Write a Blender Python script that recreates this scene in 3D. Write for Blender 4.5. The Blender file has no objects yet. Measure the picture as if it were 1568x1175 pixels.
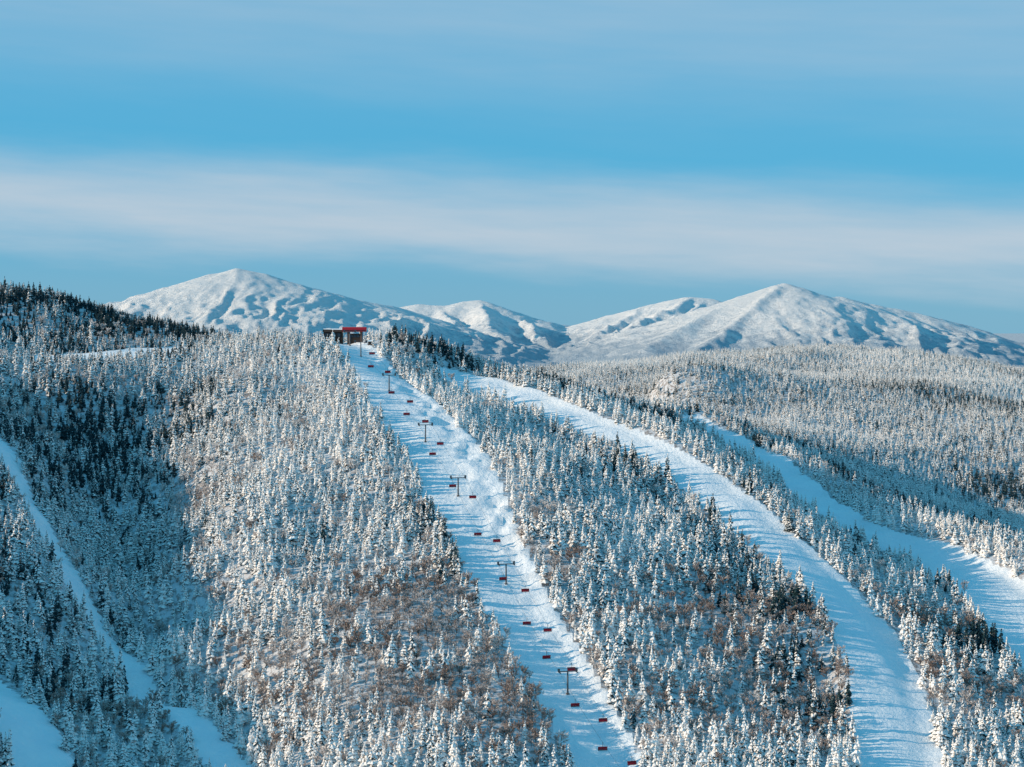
import bpy, math, random
import numpy as np
from mathutils import Vector, Matrix
random.seed(7); rng=np.random.default_rng(11)
scene=bpy.context.scene
F=2926.0; PITCH=math.atan(87.5/F)
ca,sa=math.cos(PITCH),math.sin(PITCH)
def P(u,v,d):
    """image pixel (u,v) back-projected to assumed distance d (m) north of the viewpoint"""
    r=u-784.0; q=587.5-v
    y=ca*F+sa*q; z=-sa*F+ca*q
    k=d/y
    return (r*k,d,z*k)
# ------------------------------------------------------------------ noise
def _h(ix,iy,s):
    n=(ix.astype(np.int64)*374761393+iy.astype(np.int64)*668265263+s*1442695041)&0xffffffff
    n=((n^(n>>13))*1274126177)&0xffffffff
    n=n^(n>>16)
    return (n&0xffff)/65535.0
def vnoise(x,y,s=0):
    ix=np.floor(x);iy=np.floor(y);fx=x-ix;fy=y-iy
    fx=fx*fx*fx*(fx*(fx*6-15)+10);fy=fy*fy*fy*(fy*(fy*6-15)+10)
    a=_h(ix,iy,s);b=_h(ix+1,iy,s);c=_h(ix,iy+1,s);d=_h(ix+1,iy+1,s)
    return (a+(b-a)*fx)*(1-fy)+(c+(d-c)*fx)*fy
def fbm(x,y,o=4,s=0):
    t=0;a=1;m=0
    for i in range(o):
        t=t+a*(vnoise(x,y,s+i*17)-.5);m+=a;a*=.5;x=x*2.03+13.7;y=y*2.03+7.1
    return t/m*2
def ridged(x,y,o=5,s=0):
    t=0;a=1;m=0
    for i in range(o):
        t=t+a*(1-np.abs(2*vnoise(x,y,s+i*31)-1));m+=a;a*=.5;x=x*2.07+3.1;y=y*2.07+9.4
    return t/m
def sstep(a,b,x):
    t=np.clip((x-a)/(b-a),0,1);return t*t*(3-2*t)
# ------------------------------------------------------------------ trails (u,v,d,halfwidth)
TR={}
TR['lift']=[(520,527,1612,15),(556,545,1545,16),(588,580,1465,21),(622,622,1385,25),(655,662,1320,26),(690,705,1268,26),(712,760,1205,24),(738,820,1152,21),(765,880,1100,20),(800,945,1050,18),(842,1015,1002,18),(880,1078,957,17),(912,1140,915,16),(935,1190,885,16),(965,1260,840,16)]
TR['main']=[(690,574,1560,12),(740,586,1535,17),(800,606,1492,17),(870,634,1442,15),(940,662,1400,14),(1010,694,1352,15),(1070,729,1305,17),(1130,775,1250,18),(1190,828,1197,20),(1255,885,1148,20),(1315,950,1095,20),(1350,1015,1040,19),(1365,1085,982,20),(1375,1150,930,20),(1388,1230,875,20)]
TR['east']=[(1062,640,1650,9),(1120,668,1600,11),(1180,700,1540,12),(1230,742,1465,12),(1285,786,1395,11),(1350,822,1340,9),(1400,838,1318,11),(1440,852,1295,17),(1500,885,1245,24),(1555,940,1170,26),(1610,1000,1110,28),(1680,1080,1040,28)]
TR['west']=[(-40,640,1330,5),(10,690,1265,7),(55,780,1170,7),(105,875,1110,7),(155,965,1070,7),(205,1035,1030,7),(262,1082,980,7),(330,1150,925,7),(380,1210,880,7)]
TR['bowl']=[(-60,1030,960,16),(10,1075,925,16),(50,1130,890,15),(75,1200,850,14)]
TR['saddle']=[(20,553,1560,13),(90,550,1565,15),(160,545,1575,16),(230,537,1600,15),(268,533,1615,10)]
CT=[]
for k,t in TR.items():
    for (u,v,d,w) in t:
        p=P(u,v,d);CT.append(p)
        if (k=='main' and 1200<d<1550) or (k=='east' and d>1280):
            CT.append((p[0]-.5*(w+17),p[1]-.86*(w+17),p[2]-(.86*(w+17))*.30-6))
CP=[ # rib west of lift
(470,524,1585),(470,600,1432),(470,700,1283),(460,800,1180),(460,900,1092),(470,1000,1012),(480,1100,938),(490,1200,868),
(580,680,1305),(620,780,1190),(650,880,1095),(690,980,1015),(740,1080,942),(780,1180,875),
(400,516,1618),(330,600,1448),(315,700,1310),(300,800,1210),(290,900,1125),(280,1000,1045),(300,1085,975),(390,1200,880),
# west gully
(290,585,1510),(235,655,1440),(195,745,1350),(175,835,1262),(185,925,1180),(225,1015,1090),(285,1100,1000),
# west hill; its unseen off-frame rise is added to shade the gully
(0,592,1440),(100,600,1445),(200,590,1490),(0,456,1750),(100,463,1745),(200,488,1720),(290,516,1700),(340,530,1690),
(-60,900,1030),(-60,805,1110),(0,1000,985),(-250,785,1100),(-600,750,1100),(-250,510,1400),(-600,470,1400),(-250,915,920),(-250,655,1240),(-300,410,1750),(-600,330,1750),
# summit ridge
(490,521,1612),(600,529,1612),(650,537,1605),(700,556,1602),(770,576,1592),(850,594,1590),(900,607,1592),(960,627,1592),(1020,645,1600),
# rib between lift and main
(730,625,1425),(800,690,1315),(845,765,1215),(880,850,1130),(925,950,1052),(985,1050,978),(1050,1150,908),(1080,1230,860),
(960,740,1285),(1080,855,1172),(1170,950,1088),(1225,1040,1018),(1260,1150,938),
# rib between main and east
(1000,658,1490),(1100,706,1422),(1180,756,1362),(1250,804,1300),(1330,862,1232),(1400,930,1160),(1440,1000,1098),(1480,1070,1030),(1510,1150,950),(1530,1230,885),(1600,1150,965),
# beyond east
(1200,705,1620),(1300,745,1560),(1400,790,1500),(1500,828,1450),(1620,865,1400),
(1000,602,2300),(1150,610,2250),(1300,622,2250),(1450,645,2200),(1600,665,2150),(1200,582,2600),(1400,592,2550),(1560,605,2550),
(1150,652,1950),(1300,700,1900),(1450,750,1850),(1600,790,1800),
(880,574,2700),(950,562,2800),(1050,553,2900),(1150,545,3000),(1300,542,3000),(1400,550,2950),(1500,566,2900),(1580,580,2900),(1750,600,2900)]
CT+=[P(*c) for c in CP]
CT+=[(-400,2050,-60),(-100,1850,-85),(100,1850,-95),(-100,2300,-130),(150,2300,-125),(-900,2300,-40),(0,3600,-170),(800,3700,-170),(-1500,3500,-160),(1500,3500,-160),
(0,6000,-260),(-3000,6000,-260),(3000,6000,-260),(-3000,2500,-150),(3000,2500,-220),(-2500,800,-60),(2500,1000,-240),(0,500,-300),(-600,400,-260),(600,400,-300),(1500,500,-300),(1000,1200,-225)]
C=np.array(CT);S=1000.0
cx=C[:,0]/S;cy=C[:,1]/S;n=len(C)
def K(r2): return 0.5*r2*np.log(r2+1e-9)
A=np.zeros((n+3,n+3));A[:n,:n]=K((cx[:,None]-cx)**2+(cy[:,None]-cy)**2)+np.eye(n)*2e-5
A[:n,n]=1;A[:n,n+1]=cx;A[:n,n+2]=cy;A[n:,:n]=A[:n,n:].T
W=np.linalg.solve(A,np.concatenate([C[:,2],[0,0,0]]))
def base(x,y):
    x=np.asarray(x,float).ravel()/S;y=np.asarray(y,float).ravel()/S
    out=np.empty(len(x))
    for i in range(0,len(x),20000):
        a=x[i:i+20000];b=y[i:i+20000]
        out[i:i+20000]=K((a[:,None]-cx)**2+(b[:,None]-cy)**2)@W[:n]+W[n]+W[n+1]*a+W[n+2]*b
    return out
TW={k:np.array([P(u,v,d)[:2]+(w,) for u,v,d,w in t]) for k,t in TR.items()}
def tdist(k,x,y):
    t=TW[k];best=np.full(x.shape,1e9);side=np.zeros(x.shape)
    for a,b in zip(t[:-1],t[1:]):
        dx,dy=b[0]-a[0],b[1]-a[1];L=dx*dx+dy*dy
        s=np.clip(((x-a[0])*dx+(y-a[1])*dy)/L,0,1)
        px=x-(a[0]+s*dx);py=y-(a[1]+s*dy);dd=np.hypot(px,py)-(a[2]+s*(b[2]-a[2]))
        m=dd<best;best=np.where(m,dd,best);side=np.where(m,px,side)
    return best,side
def height(x,y):
    x=np.asarray(x,float).ravel();y=np.asarray(y,float).ravel()
    z=base(x,y)
    mn=np.full(x.shape,1e9)
    for k in TW:
        d,s=tdist(k,x,y);mn=np.minimum(mn,d)
        if k=='lift':
            m=sstep(2,-3,d);bump=ridged(x/10,y/13,3,5)
            up=sstep(1020,1120,y)*sstep(1600,1500,y)
            z+=m*(bump-.5)*(0.9+(1.9+4.0*up)*sstep(-2,12,s))
            z+=2.6*sstep(9,0,np.abs(d-1))*sstep(0,5,s)
            z-=.05*np.clip(s,-24,24)*sstep(14,-2,d)
        else:
            z+=-0.6*sstep(2,-3,d)
            z+=sstep(2,-3,d)*(ridged(x/24,y/12,2,8)-.5)*1.0
            if k in('main','east'):
                z-=.10*np.clip(s,-24,24)*sstep(16,-2,d)
                z+=1.8*sstep(9,0,np.abs(d-1))*sstep(0,5,s)
    off=sstep(-2,12,mn)
    z+=off*(fbm(x/90,y/90,3,1)*8+fbm(x/18,y/18,2,9)*1.0)
    z+=(1-off)*fbm(x/30,y/30,3,21)*1.0
    far=sstep(1850,2300,y)
    z+=far*fbm(x/330+3,y/330,4,40)*17
    return np.clip(z,-330,160),mn
# ------------------------------------------------------------------ materials
def newmat(name):
    m=bpy.data.materials.new(name);m.use_nodes=True;nt=m.node_tree
    b=nt.nodes['Principled BSDF'];b.inputs['Roughness'].default_value=.8
    b.inputs['Specular IOR Level'].default_value=.2
    return m,nt,b
def N(nt,t,**kw):
    n=nt.nodes.new(t)
    for k,v in kw.items(): setattr(n,k,v)
    return n
def math_(nt,op,a,b=None,clamp=False):
    n=N(nt,'ShaderNodeMath',operation=op);n.use_clamp=clamp
    for i,q in enumerate((a,b)):
        if q is None: continue
        if isinstance(q,(int,float)): n.inputs[i].default_value=q
        else: nt.links.new(q,n.inputs[i])
    return n.outputs[0]
def mixc(nt,f,a,b):
    n=N(nt,'ShaderNodeMix',data_type='RGBA')
    if isinstance(f,(int,float)): n.inputs[0].default_value=f
    else: nt.links.new(f,n.inputs[0])
    for i,q in ((6,a),(7,b)):
        if isinstance(q,tuple): n.inputs[i].default_value=q+(1,) if len(q)==3 else q
        else: nt.links.new(q,n.inputs[i])
    return n.outputs[2]
def noise(nt,vec,scale,detail=3,rough=.5):
    n=N(nt,'ShaderNodeTexNoise');n.inputs['Scale'].default_value=scale;n.inputs['Detail'].default_value=detail;n.inputs['Roughness'].default_value=rough
    if vec is not None: nt.links.new(vec,n.inputs['Vector'])
    return n.outputs['Fac']
def ramp(nt,f,a,b):
    n=N(nt,'ShaderNodeMapRange');n.interpolation_type='SMOOTHSTEP'
    n.inputs[1].default_value=a;n.inputs[2].default_value=b
    nt.links.new(f,n.inputs[0]);return n.outputs[0]
def bump(nt,b,h,strength,dist):
    n=N(nt,'ShaderNodeBump');n.inputs['Strength'].default_value=strength;n.inputs['Distance'].default_value=dist
    nt.links.new(h,n.inputs['Height']);nt.links.new(n.outputs[0],b.inputs['Normal'])
SNOW=(.88,.89,.90)
m_floor,nt,b=newmat('forest_snow')
pos=N(nt,'ShaderNodeNewGeometry').outputs['Position']
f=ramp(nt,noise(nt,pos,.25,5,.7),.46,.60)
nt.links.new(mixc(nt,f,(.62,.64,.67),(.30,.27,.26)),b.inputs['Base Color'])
bump(nt,b,noise(nt,pos,.5,4),.6,.8)
m_trail,nt,b=newmat('groomed_snow')
pos=N(nt,'ShaderNodeNewGeometry').outputs['Position']
f=ramp(nt,noise(nt,pos,.06,5,.6),.3,.7)
nt.links.new(mixc(nt,f,(.80,.84,.88),SNOW),b.inputs['Base Color'])
bump(nt,b,noise(nt,pos,.30,6,.65),.8,1.4)
m_mtn,nt,b=newmat('alpine_snow_rock')
geo=N(nt,'ShaderNodeNewGeometry');pos=geo.outputs['Position']
sep=N(nt,'ShaderNodeSeparateXYZ');nt.links.new(pos,sep.inputs[0])
n1=noise(nt,pos,.010,10,.80)
tl=math_(nt,'ADD',math_(nt,'MULTIPLY',sep.outputs[2],-.0015),math_(nt,'MULTIPLY',n1,1.0))
forest=ramp(nt,tl,.46,.68)
n2=noise(nt,pos,.04,6,.85)
rock=ramp(nt,n2,.56,.66)
c=mixc(nt,math_(nt,'MULTIPLY',rock,.5),(.87,.87,.87),(.38,.40,.44))
c=mixc(nt,math_(nt,'MULTIPLY',forest,.72),c,(.27,.38,.48))  # forest tint is blued, painting distance haze into the colour
nt.links.new(c,b.inputs['Base Color'])
bump(nt,b,noise(nt,pos,.02,11,.78),1.0,26)
def foliage(name,dark,lite,k0,k1,kf):
    m,nt,b=newmat(name)
    tc=N(nt,'ShaderNodeTexCoord').outputs['Object']
    oi=N(nt,'ShaderNodeObjectInfo')
    ad=N(nt,'ShaderNodeVectorMath',operation='ADD');nt.links.new(tc,ad.inputs[0])
    cmb=N(nt,'ShaderNodeCombineXYZ')
    for i in range(3): nt.links.new(math_(nt,'MULTIPLY',oi.outputs['Random'],37.0+i*11),cmb.inputs[i])
    nt.links.new(cmb.outputs[0],ad.inputs[1])
    fr=N(nt,'ShaderNodeAttribute',attribute_type='INSTANCER',attribute_name='frost_shade').outputs['Fac']
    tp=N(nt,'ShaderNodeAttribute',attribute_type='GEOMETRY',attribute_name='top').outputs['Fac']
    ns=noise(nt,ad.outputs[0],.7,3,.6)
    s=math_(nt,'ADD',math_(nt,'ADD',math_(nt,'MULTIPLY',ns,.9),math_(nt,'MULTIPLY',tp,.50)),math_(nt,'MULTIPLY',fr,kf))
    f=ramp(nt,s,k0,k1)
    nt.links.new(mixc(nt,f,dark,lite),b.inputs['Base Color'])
    return m
m_need=foliage('snowy_needles',(.012,.042,.052),(.90,.87,.84),1.02,1.18,.88)
m_twig=foliage('frosted_twigs',(.30,.21,.17),(.84,.79,.76),.72,1.5,.9)
m_bark,nt,b=newmat('bark');b.inputs['Base Color'].default_value=(.10,.08,.075,1)
def plain(name,c,r=.5,metal=0,ns=6):
    m,nt,b=newmat(name)
    pos=N(nt,'ShaderNodeTexCoord').outputs['Object']
    f=noise(nt,pos,ns,4)
    nt.links.new(mixc(nt,f,tuple(q*.8 for q in c),tuple(min(1,q*1.15) for q in c)),b.inputs['Base Color'])
    b.inputs['Roughness'].default_value=r;b.inputs['Metallic'].default_value=metal
    return m
m_red=plain('red_paint',(.42,.02,.035),.4)
m_steel=plain('galvanised_steel',(.12,.13,.14),.5,.2)
m_black=plain('black_frame',(.025,.025,.03),.6)
m_smoke=plain('tinted_bubble',(.42,.02,.035),.25)
m_wood=plain('dark_timber',(.055,.038,.03),.8,0,2)
m_glass=plain('window_glass',(.03,.05,.07),.1)
m_rs=plain('roof_snow',(.85,.87,.9),.8)
m_conc=plain('concrete',(.16,.10,.08),.9)
# ------------------------------------------------------------------ mesh helper
class MB:
    def __init__(s): s.v=[];s.f=[];s.m=[];s.mats=[]
    def mi(s,mat):
        if mat not in s.mats: s.mats.append(mat)
        return s.mats.index(mat)
    def add(s,vs,fs,mat):
        o=len(s.v);s.v+=[tuple(q) for q in vs];s.f+=[tuple(i+o for i in f) for f in fs];s.m+=[s.mi(mat)]*len(fs)
    def box(s,x0,x1,y0,y1,z0,z1,mat,M=None):
        vs=[Vector((x,y,z)) for z in (z0,z1) for x,y in ((x0,y0),(x1,y0),(x1,y1),(x0,y1))]
        if M: vs=[M@q for q in vs]
        s.add(vs,[(0,3,2,1),(4,5,6,7),(0,1,5,4),(1,2,6,5),(2,3,7,6),(3,0,4,7)],mat)
    def tube(s,a,b,r0,r1,mat,n=8,cap=True):
        a=Vector(a);b=Vector(b);d=(b-a).normalized();t=d.orthogonal().normalized();w=d.cross(t)
        vs=[]
        for p,r in ((a,r0),(b,r1)):
            for i in range(n):
                an=2*math.pi*i/n;vs.append(p+t*(math.cos(an)*r)+w*(math.sin(an)*r))
        fs=[(i,(i+1)%n,n+(i+1)%n,n+i) for i in range(n)]
        if cap: fs+=[tuple(range(n))[::-1],tuple(range(n,2*n))]
        s.add(vs,fs,mat)
    def mesh(s,name,smooth=False):
        me=bpy.data.meshes.new(name);me.from_pydata(s.v,[],s.f)
        for m in s.mats: me.materials.append(m)
        me.polygons.foreach_set('material_index',s.m)
        if smooth: me.polygons.foreach_set('use_smooth',[True]*len(s.f))
        me.update();return me
def link(name,me,loc=(0,0,0),rz=0,parent=None):
    o=bpy.data.objects.new(name,me);scene.collection.objects.link(o);o.location=loc;o.rotation_euler[2]=rz
    if parent: o.parent=parent
    return o
def gridmesh(name,xs,ys,Z,mask=None,mat=None,smooth=True):
    nx,ny=len(xs),len(ys)
    X,Y=np.meshgrid(xs,ys);V=np.stack([X,Y,Z.reshape(ny,nx)],-1).reshape(-1,3)
    i=np.arange(nx-1);j=np.arange(ny-1);I,J=np.meshgrid(i,j);a=(J*nx+I).ravel()
    Fq=np.stack([a,a+1,a+nx+1,a+nx],1)
    if mask is not None: Fq=Fq[mask]
    used=np.unique(Fq);rm=np.full(len(V),-1);rm[used]=np.arange(len(used));V=V[used];Fq=rm[Fq]
    me=bpy.data.meshes.new(name);me.vertices.add(len(V));me.vertices.foreach_set('co',V.ravel())
    me.loops.add(Fq.size);me.loops.foreach_set('vertex_index',Fq.ravel().astype(np.int32))
    me.polygons.add(len(Fq));me.polygons.foreach_set('loop_start',np.arange(0,Fq.size,4,dtype=np.int32))
    me.polygons.foreach_set('use_smooth',np.full(len(Fq),smooth))
    me.update(calc_edges=True);me.validate()
    me.materials.append(mat);return link(name,me)
# ------------------------------------------------------------------ terrain
xs=np.concatenate([np.arange(-3000,-700,50),np.arange(-700,640,3.2),np.arange(640,1300,12),np.arange(1300,3400,70)])
ys=np.concatenate([np.arange(200,760,20),np.arange(760,1720,3.2),np.arange(1720,3300,9),np.arange(3300,6400,60)])
X,Y=np.meshgrid(xs,ys)
Z,mn=height(X,Y)
fx=((X[:-1,:-1]+X[1:,1:])/2).ravel();fy=((Y[:-1,:-1]+Y[1:,1:])/2).ravel()
own=np.zeros(len(fx),int)
for i,k in enumerate(TW):
    d,_=tdist(k,fx,fy);m=(d<1.5)&(own==0);own[m]=i+1
gridmesh('snowy_hillside',xs,ys,Z,own==0,m_floor)
for i,k in enumerate(TW):
    gridmesh('ski_trail',xs,ys,Z,own==i+1,m_trail)
g=MB();g.add([(-60000,-20000,-335),(60000,-20000,-335),(60000,90000,-335),(-60000,90000,-335)],[(0,1,2,3)],m_floor)
link('ground',g.mesh('ground'))
# ------------------------------------------------------------------ far range
RG=[
([(60,520,9600),(150,480,9500),(200,466,9400),(250,457,9300),(275,446,9200),(300,429,9100),(330,417,9000),(365,410,9000),(400,417,9000),(440,430,9100),(500,446,9200),(560,461,9300),(610,470,9600)],.33),
([(365,413,9000),(390,445,8700),(370,480,8300),(320,530,7800)],.50),
([(300,431,9100),(285,470,8700),(250,510,8300)],.50),
([(330,420,9000),(325,460,8600),(290,520,8100)],.50),
([(440,432,9100),(480,475,8500),(540,520,7900)],.50),
([(400,419,9000),(430,460,8600),(450,510,8000)],.50),
([(500,447,9200),(550,490,8600),(620,540,7900)],.50),
([(540,458,9250),(620,500,8700),(680,545,8100)],.48),
([(590,474,10500),(640,465,10500),(680,468,10500),(710,461,10500),(735,459,10500),(775,472,10600),(830,491,10700),(880,500,10900)],.35),
([(735,461,10500),(745,500,9600),(800,550,8700)],.50),
([(655,466,10500),(700,500,9900),(720,540,9000)],.50),
([(775,473,10600),(810,505,9900),(850,545,9200)],.50),
([(860,503,10600),(930,483,10400),(990,467,10300),(1050,454,10200),(1085,456,10200),(1110,464,10300),(1180,490,10500)],.35),
([(1050,455,10200),(985,490,9500),(920,525,8900),(860,560,8300)],.50),
([(1080,457,10200),(1030,495,9500),(980,530,8900)],.50),
([(990,469,10300),(930,500,9700),(880,530,9200)],.50),
([(990,530,8100),(1040,503,8400),(1080,481,8650),(1115,465,8850),(1150,451,9000),(1175,440,9000),(1200,432,9000),(1222,441,9000),(1245,456,9050),(1285,453,9150),(1330,464,9200),(1400,477,9200),(1480,498,9300),(1568,527,9400),(1700,560,9600)],.34),
([(1198,436,9000),(1150,475,8600),(1080,520,8100),(1020,560,7600)],.50),
([(1210,440,9000),(1205,480,8600),(1180,530,8000)],.50),
([(1150,452,9000),(1110,490,8600),(1060,530,8200)],.50),
([(1245,457,9050),(1260,490,8600),(1290,530,8000)],.50),
([(1340,466,9200),(1370,500,8700),(1420,540,8100)],.50),
([(1400,478,9200),(1430,510,8800),(1470,545,8300)],.50),
([(1480,499,9300),(1520,530,8800),(1560,560,8300)],.50)]
mx=np.arange(-3300,3600,10.0);my=np.arange(6900,11900,13.0)
MX,MY=np.meshgrid(mx,my);wx=MX+fbm(MX/400,MY/400,4,70)*80;wy=MY+fbm(MX/400,MY/400,4,77)*100
H=np.full(MX.shape,-340.0);DC=np.full(MX.shape,1e9)
for pts,sl in RG:
    pw=[P(*p) for p in pts]
    main=sl<.36
    for a,b in zip(pw[:-1],pw[1:]):
        dx,dy=b[0]-a[0],b[1]-a[1];L=dx*dx+dy*dy
        ux,uy=(MX,MY) if main else (wx,wy)
        s=np.clip(((ux-a[0])*dx+(uy-a[1])*dy)/L,0,1)
        dd=np.hypot(ux-(a[0]+s*dx),uy-(a[1]+s*dy))
        hh=a[2]+s*(b[2]-a[2])-sl*dd*(1-.00012*dd)
        if main: DC=np.minimum(DC,dd)
        H=np.maximum(H,hh)
for _ in range(3):
    H[1:-1,1:-1]=(H[1:-1,1:-1]*2+H[:-2,1:-1]+H[2:,1:-1]+H[1:-1,:-2]+H[1:-1,2:])/6
amp=sstep(0,800,DC)
H+=(.07+amp)*(ridged(wx/140,wy/700,5,90)-.62)*60+(.4+amp)*fbm(MX/55,MY/80,4,95)*10
edge=np.minimum.reduce([MX+3300,3600-MX,MY-6900,11900-MY])
H=np.where(edge<300,-345+(H+345)*sstep(0,300,edge),H)
gridmesh('snowy_mountain_range',mx,my,np.maximum(H,-345).ravel(),None,m_mtn)
# ------------------------------------------------------------------ tree prototypes
def proto(name,V,Fc,top,mi,mats):
    me=bpy.data.meshes.new(name);me.from_pydata(V,[],Fc)
    at=me.attributes.new('top','FLOAT','FACE');at.data.foreach_set('value',top)
    for m in mats: me.materials.append(m)
    me.polygons.foreach_set('material_index',mi);me.update()
    return bpy.data.objects.new(name,me)
def spruce(name,seed,h=9.0,R=1.75,tiers=13,nb=8):
    r=random.Random(seed);V=[];Fc=[];top=[];mi=[]
    def face(ps,t,m):
        o=len(V);V.extend(ps);Fc.append(tuple(range(o,o+len(ps))));top.append(t);mi.append(m)
    n=5
    for i in range(n):
        a0=2*math.pi*i/n;a1=2*math.pi*(i+1)/n
        face([(math.cos(a0)*.16,math.sin(a0)*.16,-.6),(math.cos(a1)*.16,math.sin(a1)*.16,-.6),(math.cos(a1)*.02,math.sin(a1)*.02,h*.97),(math.cos(a0)*.02,math.sin(a0)*.02,h*.97)],0,1)
    lean=(r.uniform(-.03,.03),r.uniform(-.03,.03))
    for t in range(tiers):
        f=t/(tiers-1);z0=.5+f**.92*(h-.9);rad=R*(1-f)**.75*r.uniform(.75,1.2)+.2
        k=max(4,int(nb*(1-.45*f)))
        ph=r.random()*6.3
        for i in range(k):
            if r.random()<.12: continue
            a=ph+2*math.pi*i/k+r.uniform(-.3,.3);L=rad*r.uniform(.6,1.25);w=L*r.uniform(.30,.46)+.10
            dr=L*r.uniform(.25,.6);dx,dy=math.cos(a),math.sin(a);sx,sy=-dy,dx
            z=z0+r.uniform(-.2,.2);lx,ly=lean[0]*z,lean[1]*z
            def q(u,s,dz): return (lx+dx*u+sx*s,ly+dy*u+sy*s,z+dz)
            A=q(0.02,0,.26);Bm=q(L*.55,0,.26-dr*.3+.12);T=q(L,0,-dr)
            Lf=q(L*.6,w,-dr*.75-.05);Rt=q(L*.6,-w,-dr*.75-.05)
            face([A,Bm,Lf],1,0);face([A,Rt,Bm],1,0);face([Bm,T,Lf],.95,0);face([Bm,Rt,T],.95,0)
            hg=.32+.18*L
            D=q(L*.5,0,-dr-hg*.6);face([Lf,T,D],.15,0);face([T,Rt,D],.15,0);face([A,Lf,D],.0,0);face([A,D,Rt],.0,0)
    for i in range(4):
        a=i*1.57;face([(0,0,h+.25),(math.cos(a)*.25,math.sin(a)*.25,h-.75),(math.cos(a+1.2)*.25,math.sin(a+1.2)*.25,h-.75)],1,0)
    return proto(name,V,Fc,top,mi,[m_need,m_bark])
def bare(name,seed,h=8.0):
    r=random.Random(seed);V=[];Fc=[];top=[];mi=[]
    def strip(a,b,w0,w1,t,m):
        a=Vector(a);b=Vector(b);d=(b-a);s=d.cross(Vector((r.uniform(-1,1),r.uniform(-1,1),r.uniform(-.4,.4))))
        if s.length<1e-4: return
        s.normalize();o=len(V)
        V.extend([tuple(a-s*w0),tuple(a+s*w0),tuple(b+s*w1),tuple(b-s*w1)]);Fc.append((o,o+1,o+2,o+3));top.append(t);mi.append(m)
    def limb(a,b,w0,w1,m):
        strip(a,b,w0,w1,.2,m);strip(a,b,w0,w1,.2,m)
    limb((0,0,-.6),(0,0,h*.55),.12,.08,1);limb((0,0,h*.55),(r.uniform(-.4,.4),r.uniform(-.4,.4),h*.85),.08,.03,1)
    for i in range(13):
        a=r.random()*6.3;z=h*r.uniform(.22,.72);el=r.uniform(.5,1.1);L=h*r.uniform(.25,.42)
        p0=Vector((0,0,z));d=Vector((math.cos(a)*math.cos(el),math.sin(a)*math.cos(el),math.sin(el)));p1=p0+d*L
        limb(p0,p1,.06,.03,1)
        for j in range(7):
            f=r.uniform(.25,1);q0=p0+d*L*f;e=(d+Vector((r.uniform(-1,1),r.uniform(-1,1),r.uniform(-.3,.9)))*.9).normalized();L2=h*r.uniform(.08,.17);q1=q0+e*L2
            strip(q0,q1,.05,.03,.5,0)
            for kx in range(4):
                g=q0+e*L2*r.uniform(.2,1);e2=(e+Vector((r.uniform(-1,1),r.uniform(-1,1),r.uniform(-.5,1)))).normalized()
                strip(g,g+e2*r.uniform(.4,.9),.085,.045,r.random(),0)
    return proto(name,V,Fc,top,mi,[m_twig,m_bark])
def coll(name,obs):
    c=bpy.data.collections.new(name)
    for o in obs: c.objects.link(o)
    return c
c_sp=coll('spruce_prototypes',[spruce('spruce_a',1,9,2.1,10,7),spruce('spruce_b',2,9.5,1.8,11,7),spruce('spruce_c',3,8,2.2,9,8),spruce('spruce_d',4,9,1.6,11,6),spruce('spruce_e',5,7.5,1.9,8,7),spruce('spruce_f',6,10.5,2.1,12,7)])
c_ba=coll('hardwood_prototypes',[bare('hardwood_a',21),bare('hardwood_b',22,7),bare('hardwood_c',23,9),bare('hardwood_d',24,7.5)])
c_far=coll('far_spruce_prototypes',[spruce('far_spruce_a',31,9,2.2,7,6),spruce('far_spruce_b',32,8,2.3,6,6),spruce('far_spruce_c',33,10,2.0,8,6)])
def forest(name,c,nk,x,y,z,scl,wid,frost_shade):
    n=len(x);me=bpy.data.meshes.new(name);me.vertices.add(n)
    me.vertices.foreach_set('co',np.stack([x,y,z],1).ravel())
    def at(nm,ty,val,key='value'):
        a=me.attributes.new(nm,ty,'POINT');a.data.foreach_set(key,val)
    at('kind','INT',rng.integers(0,nk,n).astype(np.int32))
    rot=np.stack([rng.normal(0,.04,n),rng.normal(0,.04,n),rng.uniform(0,6.283,n)],1)
    at('rot','FLOAT_VECTOR',rot.ravel(),'vector')
    at('scl','FLOAT_VECTOR',np.stack([scl*wid,scl*wid,scl],1).ravel(),'vector')
    at('frost_shade','FLOAT',frost_shade)
    o=link(name,me)
    ng=bpy.data.node_groups.new(name+'_scatter','GeometryNodeTree')
    ng.interface.new_socket('Geometry',in_out='INPUT',socket_type='NodeSocketGeometry')
    ng.interface.new_socket('Geometry',in_out='OUTPUT',socket_type='NodeSocketGeometry')
    gi=ng.nodes.new('NodeGroupInput');go=ng.nodes.new('NodeGroupOutput')
    ci=ng.nodes.new('GeometryNodeCollectionInfo');ci.inputs['Collection'].default_value=c
    ci.inputs['Separate Children'].default_value=True;ci.inputs['Reset Children'].default_value=True
    ip=ng.nodes.new('GeometryNodeInstanceOnPoints');ip.inputs['Pick Instance'].default_value=True
    def na(nm,ty):
        q=ng.nodes.new('GeometryNodeInputNamedAttribute');q.data_type=ty;q.inputs['Name'].default_value=nm
        return q.outputs['Attribute']
    ng.links.new(gi.outputs[0],ip.inputs['Points']);ng.links.new(ci.outputs[0],ip.inputs['Instance'])
    ng.links.new(na('kind','INT'),ip.inputs['Instance Index']);ng.links.new(na('rot','FLOAT_VECTOR'),ip.inputs['Rotation'])
    ng.links.new(na('scl','FLOAT_VECTOR'),ip.inputs['Scale']);ng.links.new(ip.outputs[0],go.inputs[0])
    md=o.modifiers.new('scatter','NODES');md.node_group=ng
    return o
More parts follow.
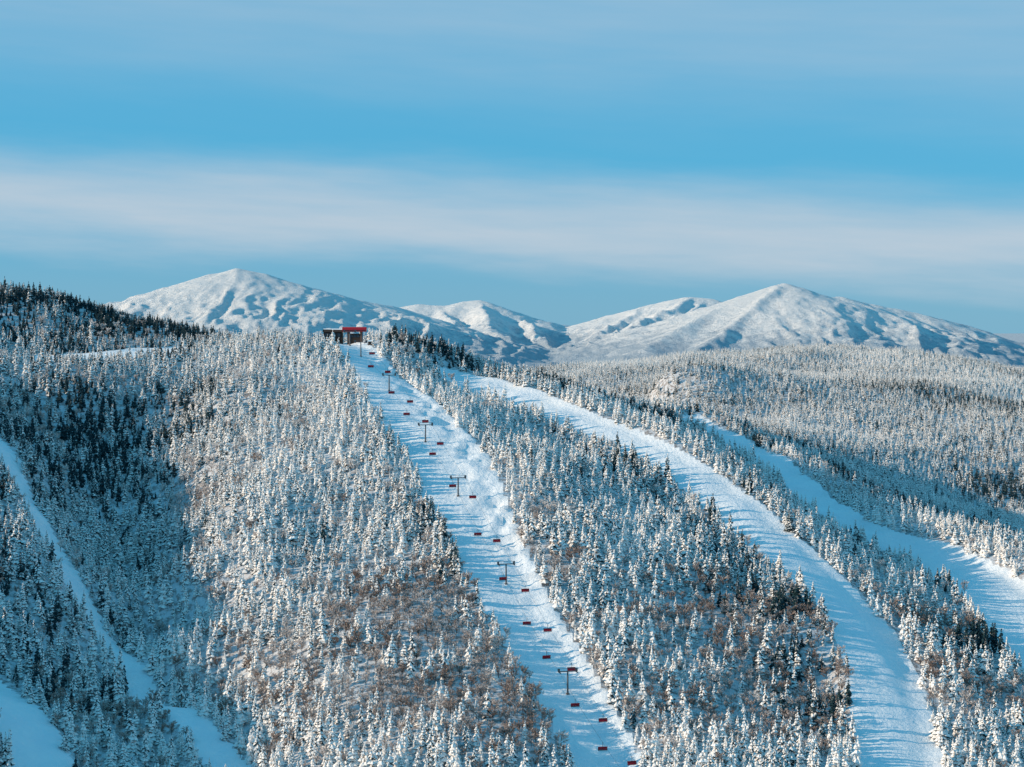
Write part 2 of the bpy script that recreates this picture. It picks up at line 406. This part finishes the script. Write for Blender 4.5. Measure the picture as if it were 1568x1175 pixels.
def scatter(x0,x1,y0,y1,sp):
    a=np.arange(x0,x1,sp);b=np.arange(y0,y1,sp);x,y=np.meshgrid(a,b);x=x.ravel();y=y.ravel()
    x=x+rng.uniform(-.5,.5,len(x))*sp;y=y+rng.uniform(-.5,.5,len(y))*sp
    return x,y
def blobs(x,y,L):
    w=np.zeros(len(x))
    for u,v,d,r,k in L:
        p=P(u,v,d);w=np.maximum(w,k*np.exp(-((x-p[0])**2+(y-p[1])**2)/(r*r)))
    return w
HARD=[(640,960,1045,60,.95),(760,1060,960,48,.9),(600,1080,950,60,.8),(430,1010,1010,45,.55),(800,1130,910,40,.9),(300,740,1260,35,.6),(270,850,1160,28,.5),(600,900,1090,35,.6),(500,1100,930,40,.6),
(1130,960,1075,50,.8),(1180,1060,1000,55,.85),(1050,1080,960,45,.7),(1000,930,1065,35,.5),(820,790,1190,22,.6),(850,880,1110,22,.5),(1430,960,1130,26,.6),(1480,1080,1020,38,.65),(960,1120,930,35,.6),(60,640,1400,30,.4),(230,1120,960,30,.7),(100,1000,1000,25,.4),(360,580,1480,30,.3)]
DARK_SHADE=[(60,480,1700,130,1.1),(180,500,1690,120,1.1),(-60,470,1700,130,1.1),(280,520,1690,90,1.05),(330,530,1670,40,.9),(110,640,1400,80,.7),(230,650,1420,50,.6),(160,760,1320,70,.75),(60,760,1230,60,.65),(120,900,1180,70,.7),(80,1060,950,60,.65),(200,1000,1100,40,.6),(0,900,1060,60,.6),  # less frost on dark stands; also paints shade on slopes and rib edges
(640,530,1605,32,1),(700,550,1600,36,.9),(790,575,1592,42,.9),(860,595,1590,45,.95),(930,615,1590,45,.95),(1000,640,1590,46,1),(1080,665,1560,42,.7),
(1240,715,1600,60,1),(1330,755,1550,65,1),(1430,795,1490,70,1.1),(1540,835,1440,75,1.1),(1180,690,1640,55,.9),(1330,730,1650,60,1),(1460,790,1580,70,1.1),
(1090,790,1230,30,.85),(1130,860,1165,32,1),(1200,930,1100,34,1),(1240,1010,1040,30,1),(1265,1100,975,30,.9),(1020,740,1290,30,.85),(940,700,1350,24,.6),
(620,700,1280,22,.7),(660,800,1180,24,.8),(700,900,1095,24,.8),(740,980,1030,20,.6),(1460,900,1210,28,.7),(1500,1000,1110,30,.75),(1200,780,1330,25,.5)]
# --- near forest
x,y=scatter(-620,560,790,1780,5.4)
m=(np.abs(x)<.28*y+50);x=x[m];y=y[m]
z,mn=height(x,y)
edge=fbm(x/14,y/14,2,55)*3.5+(rng.random(len(x))-.5)*3
lx=P(527,523,1612)
m=(mn>1.0+edge)&(np.hypot((x-lx[0])*.8,y-lx[1]+8)>29)
x,y,z,mn=x[m],y[m],z[m],mn[m]
hard=blobs(x,y,HARD)+fbm(x/35,y/35,3,61)*.22+.04
isb=rng.random(len(x))<hard
frost_shade=.61-.52*blobs(x,y,DARK_SHADE)+fbm(x/40,y/40,3,63)*.40+rng.normal(0,.15,len(x))
frost_shade-=.10*sstep(-150,-260,x+(y-1000)*.10)  # west trees darkened further, shade painted through their frost value
frost_shade=np.clip(frost_shade,.0,1)
s=(.60+.95*rng.random(len(x))**1.3)*(1+.2*fbm(x/50,y/50,2,3))
s*=np.interp(y,[800,1050,1450,1700],[1.18,1.10,.95,.85])
keep=rng.random(len(x))>.05
a=keep&~isb
forest('snowy_spruce_forest',c_sp,6,x[a],y[a],z[a],s[a],rng.uniform(.85,1.22,a.sum()),frost_shade[a])
b_=keep&isb
forest('frosted_hardwood_forest',c_ba,4,x[b_],y[b_],z[b_],rng.uniform(.65,1.2,b_.sum()),rng.uniform(.95,1.35,b_.sum()),np.clip(.30+.4*fbm(x[b_]/40,y[b_]/40,2,5)+.35*sstep(1050,1250,y[b_])+rng.normal(0,.10,b_.sum()),0,1))
print('NEAR',a.sum(),b_.sum())
# --- distant forest
x,y=scatter(-900,1150,1780,3300,6.7)
m=(np.abs(x)<.28*y+20);x=x[m];y=y[m];z,mn=height(x,y)
FAR_SHADE=[(1240,690,1800,90,.7),(1450,770,1700,100,.9),(1560,560,2850,130,1),(1480,562,2900,90,.8),(1560,630,2300,120,.9),(1440,640,2250,80,.6),(1250,555,2850,70,.7),(1560,760,1850,90,.6),(1000,620,2150,60,.5)]  # far stands darkened by less frost, painting shadow patches and the shaded band
frost_shade=np.clip(.52-.5*blobs(x,y,FAR_SHADE)+fbm(x/160,y/160,3,66)*.45+rng.normal(0,.14,len(x)),.0,1)
forest('distant_spruce_forest',c_far,3,x,y,z,rng.uniform(.65,1.3,len(x)),rng.uniform(.95,1.35,len(x)),frost_shade)
print('FAR',len(x))
# ------------------------------------------------------------------ chairlift
def hz(x,y): return float(height([x],[y])[0][0])
def lx_(y,side): return 44-(y-890)*.262+(9 if side else 0)
ang=math.atan2(.262,1)
TY=[860,967,1088,1205,1300,1425,1540,1590]
tops=[]
tw=MB()
tw.tube((0,0,-1),(0,0,11.3),.52,.38,m_steel,12)
tw.box(-.8,.8,-.8,.8,-1,.35,m_conc)
tw.box(-5.2,5.2,-.25,.25,11.3,11.8,m_steel)
tw.box(-5.3,-4.1,-.06,.06,11.8,13.0,m_steel);tw.box(4.1,5.3,-.06,.06,11.8,13.0,m_steel)
tw.box(-5.3,5.3,-.05,.05,13.0,13.15,m_steel)
for sx in (-4.5,4.5):
    tw.box(sx-.12,sx+.12,-2.4,2.4,11.0,11.22,m_black)
    for i in range(8):
        yy=-2.2+i*.63;tw.tube((sx-.1,yy,11.28),(sx+.1,yy,11.28),.26,.26,m_black,10)
    tw.box(sx+.3,sx+.7,-2.2,2.2,10.85,10.9,m_steel)
for i in range(12): tw.box(-.25,.25,-.60,-.54,1+i*.8,1.06+i*.8,m_steel)
twm=tw.mesh('chairlift_tower')
for ty in TY:
    tx=lx_(ty,0)+4.5;tz=hz(tx,ty);tops.append((ty,tz+11.5))
    link('chairlift_tower',twm,(tx,ty,tz),ang)
def cz(y):
    for (a,za),(b2,zb) in zip(tops[:-1],tops[1:]):
        if a<=y<=b2:
            t=(y-a)/(b2-a);return za+(zb-za)*t-1.6*4*t*(1-t)*((b2-a)/120)
    return tops[0][1]-(tops[0][0]-y)*.3 if y<tops[0][0] else tops[-1][1]
cb=MB()
for sd in (0,1):
    yy=np.arange(820,1600,8.0)
    for a,b2 in zip(yy[:-1],yy[1:]):
        cb.tube((lx_(a,sd),a,cz(a)),(lx_(b2,sd),b2,cz(b2)),.045,.045,m_black,5,False)
link('chairlift_cable',cb.mesh('chairlift_cable'))
ch=MB()
Wd=2.2
ch.tube((0,0,.1),(0,.12,-1.9),.09,.09,m_black,6);ch.box(-.12,.12,-.25,.25,-.05,.22,m_steel)
ch.tube((0,.12,-1.9),(0,.12,-2.2),.09,.09,m_black,6)
ch.tube((-Wd,.12,-2.2),(Wd,.12,-2.2),.07,.07,m_black,6)
for sx in (-Wd,Wd):
    ch.tube((sx,.12,-2.2),(sx,.30,-3.6),.06,.06,m_black,6);ch.tube((sx,.30,-3.6),(sx,-.45,-3.75),.06,.06,m_black,6)
    ch.tube((sx,.25,-3.2),(sx,-.5,-3.2),.04,.04,m_black,6)
for i in range(6):
    c0=-Wd+.06+i*(2*Wd-.12)/6;c1=c0+(2*Wd-.12)/6-.05
    ch.box(c0,c1,-.42,.20,-3.74,-3.60,m_black)
    ch.box(c0,c1,.22,.34,-3.6,-2.85,m_red)
ch.tube((-Wd,-.55,-3.2),(Wd,-.55,-3.2),.03,.03,m_black,6)
ch.tube((-Wd,-.75,-4.15),(Wd,-.75,-4.15),.04,.04,m_black,6)
seg=7;pv=[]
for i in range(seg+1):
    t=math.radians(10+i*100/seg)
    zz=-3.05+.85*(1-math.cos(t));yv=.85-1.05*math.sin(t)
    pv+= [(-Wd-.05,yv,zz),(Wd+.05,yv,zz)]
ch.add(pv,[(2*i,2*i+1,2*i+3,2*i+2) for i in range(seg)],m_smoke)
chm=ch.mesh('chairlift_chair')
LY=[1475,1392,1340,1262,1205,1140,1078,1031,988,938,890,848]
RY=[1520,1455,1375,1320,1275,1190,1125,1066,1020,973,926,880]
for sd_,L in ((0,LY),(1,RY)):
    for yy in L:
        yy+=random.uniform(-5,5)
        link('chairlift_chair',chm,(lx_(yy,sd_),yy,cz(yy)),ang+(math.pi if sd_ else 0)+random.uniform(-.12,.12))
# ------------------------------------------------------------------ summit buildings
bx,by,_=P(528,523,1618);bz=max(hz(bx,by),hz(bx-12,by),hz(bx+12,by))+1.8
def window(mb,x0,x1,z0,z1,y):
    mb.box(x0-.12,x1+.12,y-.10,y,z0-.12,z1+.12,m_black);mb.box(x0,x1,y-.14,y-.101,z0,z1,m_glass)
lo=bpy.data.objects.new('summit_lodge',None);scene.collection.objects.link(lo);lo.location=(bx-9.5,by-2,bz);lo.scale=(1.05,1,1.15)
w=MB();w.box(-7.5,7.5,-5,5,-6,5.6,m_wood)
for i in range(15): w.box(-7.2+i*.99,-7.1+i*.99,-5.08,-5.003,-1,5.5,m_black)
link('walls',w.mesh('walls'),parent=lo)
w=MB();w.add([(-8.2,-6,5.3),(8.2,-6,5.3),(8.2,0,7.3),(-8.2,0,7.3),(-8.2,6,5.3),(8.2,6,5.3),(-8.2,-6,5.6),(8.2,-6,5.6),(8.2,0,7.7),(-8.2,0,7.7),(-8.2,6,5.6),(8.2,6,5.6)],[(0,1,2,3),(3,2,5,4),(0,6,7,1),(1,7,8,2),(2,8,11,5),(5,11,10,4),(4,10,9,3),(3,9,6,0)],m_wood)
w.add([(-8.0,-1.6,7.20),(8.0,-2.6,6.85),(8.0,0,7.74),(-8.0,0,7.74),(-8.2,6,5.62),(8.2,6,5.62)],[(0,1,2,3),(3,2,5,4)],m_rs)
link('roof',w.mesh('roof'),parent=lo)
w=MB()
for i in range(4): window(w,-6.4+i*3.4,-4.2+i*3.4,1.8,4.2,-5.09)
link('windows',w.mesh('windows'),parent=lo)
w=MB();w.box(-7.5,7.5,-8,-5.1,-.3,.0,m_wood)
for i in range(6): w.tube((-7.3+i*2.9,-7.8,-5),(-7.3+i*2.9,-7.8,1.1),.09,.09,m_wood,6)
w.box(-7.5,7.5,-7.85,-7.75,1.0,1.12,m_wood);link('deck',w.mesh('deck'),parent=lo)
st=bpy.data.objects.new('chairlift_terminal',None);scene.collection.objects.link(st);st.location=(bx+8.5,by-6,bz+.2);st.scale=(1.15,1.15,1.22)
w=MB();w.box(-5,-3.4,-2.2,2.2,-6,4.99,m_conc);w.box(4.4,6,-2.2,2.2,-6,4.99,m_conc);link('masts',w.mesh('masts'),parent=st)
w=MB()
prof=[(-3.4,5.0),(-3.9,5.5),(-3.7,7.3),(-2.6,8.2),(2.6,8.2),(3.7,7.3),(3.9,5.5),(3.4,5.0)]
k=len(prof);vs=[(-8.5,p[0],p[1]) for p in prof]+[(9,p[0],p[1]) for p in prof]
w.add(vs,[(i,(i+1)%k,k+(i+1)%k,k+i) for i in range(k)]+[tuple(range(k))[::-1],tuple(range(k,2*k))],m_red)
w.box(-8.3,8.7,-4.02,-3.92,5.5,6.0,m_black)
w.box(-8.3,8.8,-1.6,2.6,8.21,8.3,m_rs)
link('housing',w.mesh('housing'),parent=st)
w=MB();w.box(-3.3,4.3,-1.8,3.5,-6,3.4,m_wood);w.box(-3.35,4.35,-2.4,3.7,3.41,3.65,m_black)
for i in range(3): window(w,-2.8+i*2.4,-1.0+i*2.4,1.2,2.7,-1.81)
link('operator_cabin',w.mesh('operator_cabin'),parent=st)
w=MB();w.tube((-6.5,0,4.6),(-6.5,0,4.3),2.6,2.6,m_steel,20);link('bullwheel',w.mesh('bullwheel'),parent=st)
cbx,cby,_=P(568,529,1590)
hut=MB();hut.box(-2.2,2.2,-1.8,1.8,-1.5,2.4,m_wood);hut.add([(-2.6,-2.1,2.3),(2.6,-2.1,2.3),(2.6,0,3.6),(-2.6,0,3.6),(-2.6,2.1,2.3),(2.6,2.1,2.3)],[(0,1,2,3),(3,2,5,4)],m_rs)
hut.add([(-2.2,-1.8,2.4),(-2.2,1.8,2.4),(-2.2,0,3.45)],[(0,1,2)],m_wood);hut.add([(2.2,-1.8,2.4),(2.2,1.8,2.4),(2.2,0,3.45)],[(0,1,2)],m_wood)
window(hut,-.8,.8,.8,1.8,-1.81)
link('patrol_hut',hut.mesh('patrol_hut'),(cbx,cby,hz(cbx,cby)+.3))
# ------------------------------------------------------------------ light
EL=math.radians(18);AZ=math.radians(261)
sd=Vector((math.sin(AZ)*math.cos(EL),math.cos(AZ)*math.cos(EL),math.sin(EL)))
sl=bpy.data.lights.new('sun','SUN');sl.energy=5.0;sl.angle=math.radians(.5);sl.color=(1,.79,.57)
so=bpy.data.objects.new('sun',sl);scene.collection.objects.link(so);so.rotation_euler=sd.to_track_quat('Z','Y').to_euler();so.location=sd*3000
w=bpy.data.worlds.new('World');scene.world=w;w.use_nodes=True;nt=w.node_tree
bg=nt.nodes['Background'];bg.inputs['Strength'].default_value=.1
sk=N(nt,'ShaderNodeTexSky',sky_type='NISHITA');sk.sun_disc=False;sk.sun_elevation=EL;sk.sun_rotation=AZ
sk.air_density=1.0;sk.dust_density=.3;sk.ozone_density=1.5;sk.altitude=1200
tc=N(nt,'ShaderNodeTexCoord').outputs['Generated']
sp=N(nt,'ShaderNodeSeparateXYZ');nt.links.new(tc,sp.inputs[0])
az=math_(nt,'ARCTAN2',sp.outputs[0],sp.outputs[1]);el=math_(nt,'ARCSINE',sp.outputs[2])
cv=N(nt,'ShaderNodeCombineXYZ')
tilt=math_(nt,'ADD',el,math_(nt,'MULTIPLY',az,.05))
nt.links.new(math_(nt,'MULTIPLY',az,4.5),cv.inputs[0]);nt.links.new(math_(nt,'MULTIPLY',tilt,30),cv.inputs[1])
cn=noise(nt,cv.outputs[0],1.0,5,.55)
cv2=N(nt,'ShaderNodeCombineXYZ');nt.links.new(math_(nt,'MULTIPLY',az,8),cv2.inputs[0]);nt.links.new(math_(nt,'MULTIPLY',tilt,80),cv2.inputs[1])
cn2=noise(nt,cv2.outputs[0],1.0,5,.55)
wob=math_(nt,'MULTIPLY',math_(nt,'SUBTRACT',cn,.5),.045)
tl=math_(nt,'ADD',tilt,wob)
def band(c,lo,hi):
    up=ramp(nt,tl,c-lo[1],c-lo[0]);dn=ramp(nt,tl,c+hi[0],c+hi[1])
    return math_(nt,'MULTIPLY',up,math_(nt,'SUBTRACT',1.0,dn))
b1=band(.048,(.0,.028),(.002,.046))
b2=math_(nt,'MULTIPLY',band(.165,(.0,.075),(.02,.12)),.45)
fac=math_(nt,'MULTIPLY',math_(nt,'MAXIMUM',b1,b2),math_(nt,'ADD',.45,math_(nt,'MULTIPLY',cn2,.62)),True)
mul=N(nt,'ShaderNodeMix',data_type='RGBA',blend_type='MULTIPLY');mul.inputs[0].default_value=1
nt.links.new(sk.outputs[0],mul.inputs[6]);mul.inputs[7].default_value=(.55,.98,1.15,1)
bluec=mixc(nt,ramp(nt,el,.0,.085),(1.7,4.1,6.3),(.85,4.3,7.1))
skyc=mixc(nt,.82,mul.outputs[2],bluec)
col=mixc(nt,fac,skyc,(5.4,6.2,7.0))
nt.links.new(col,bg.inputs['Color'])
# ------------------------------------------------------------------ camera
cam=bpy.data.cameras.new('camera');co=bpy.data.objects.new('camera',cam);scene.collection.objects.link(co)
cam.sensor_width=36;cam.lens=36*F/1568;cam.clip_start=1;cam.clip_end=120000
co.location=(0,0,0);co.rotation_euler=(math.pi/2-PITCH,0,0);scene.camera=co
scene.view_settings.view_transform='Standard';scene.view_settings.look='None';scene.view_settings.exposure=0
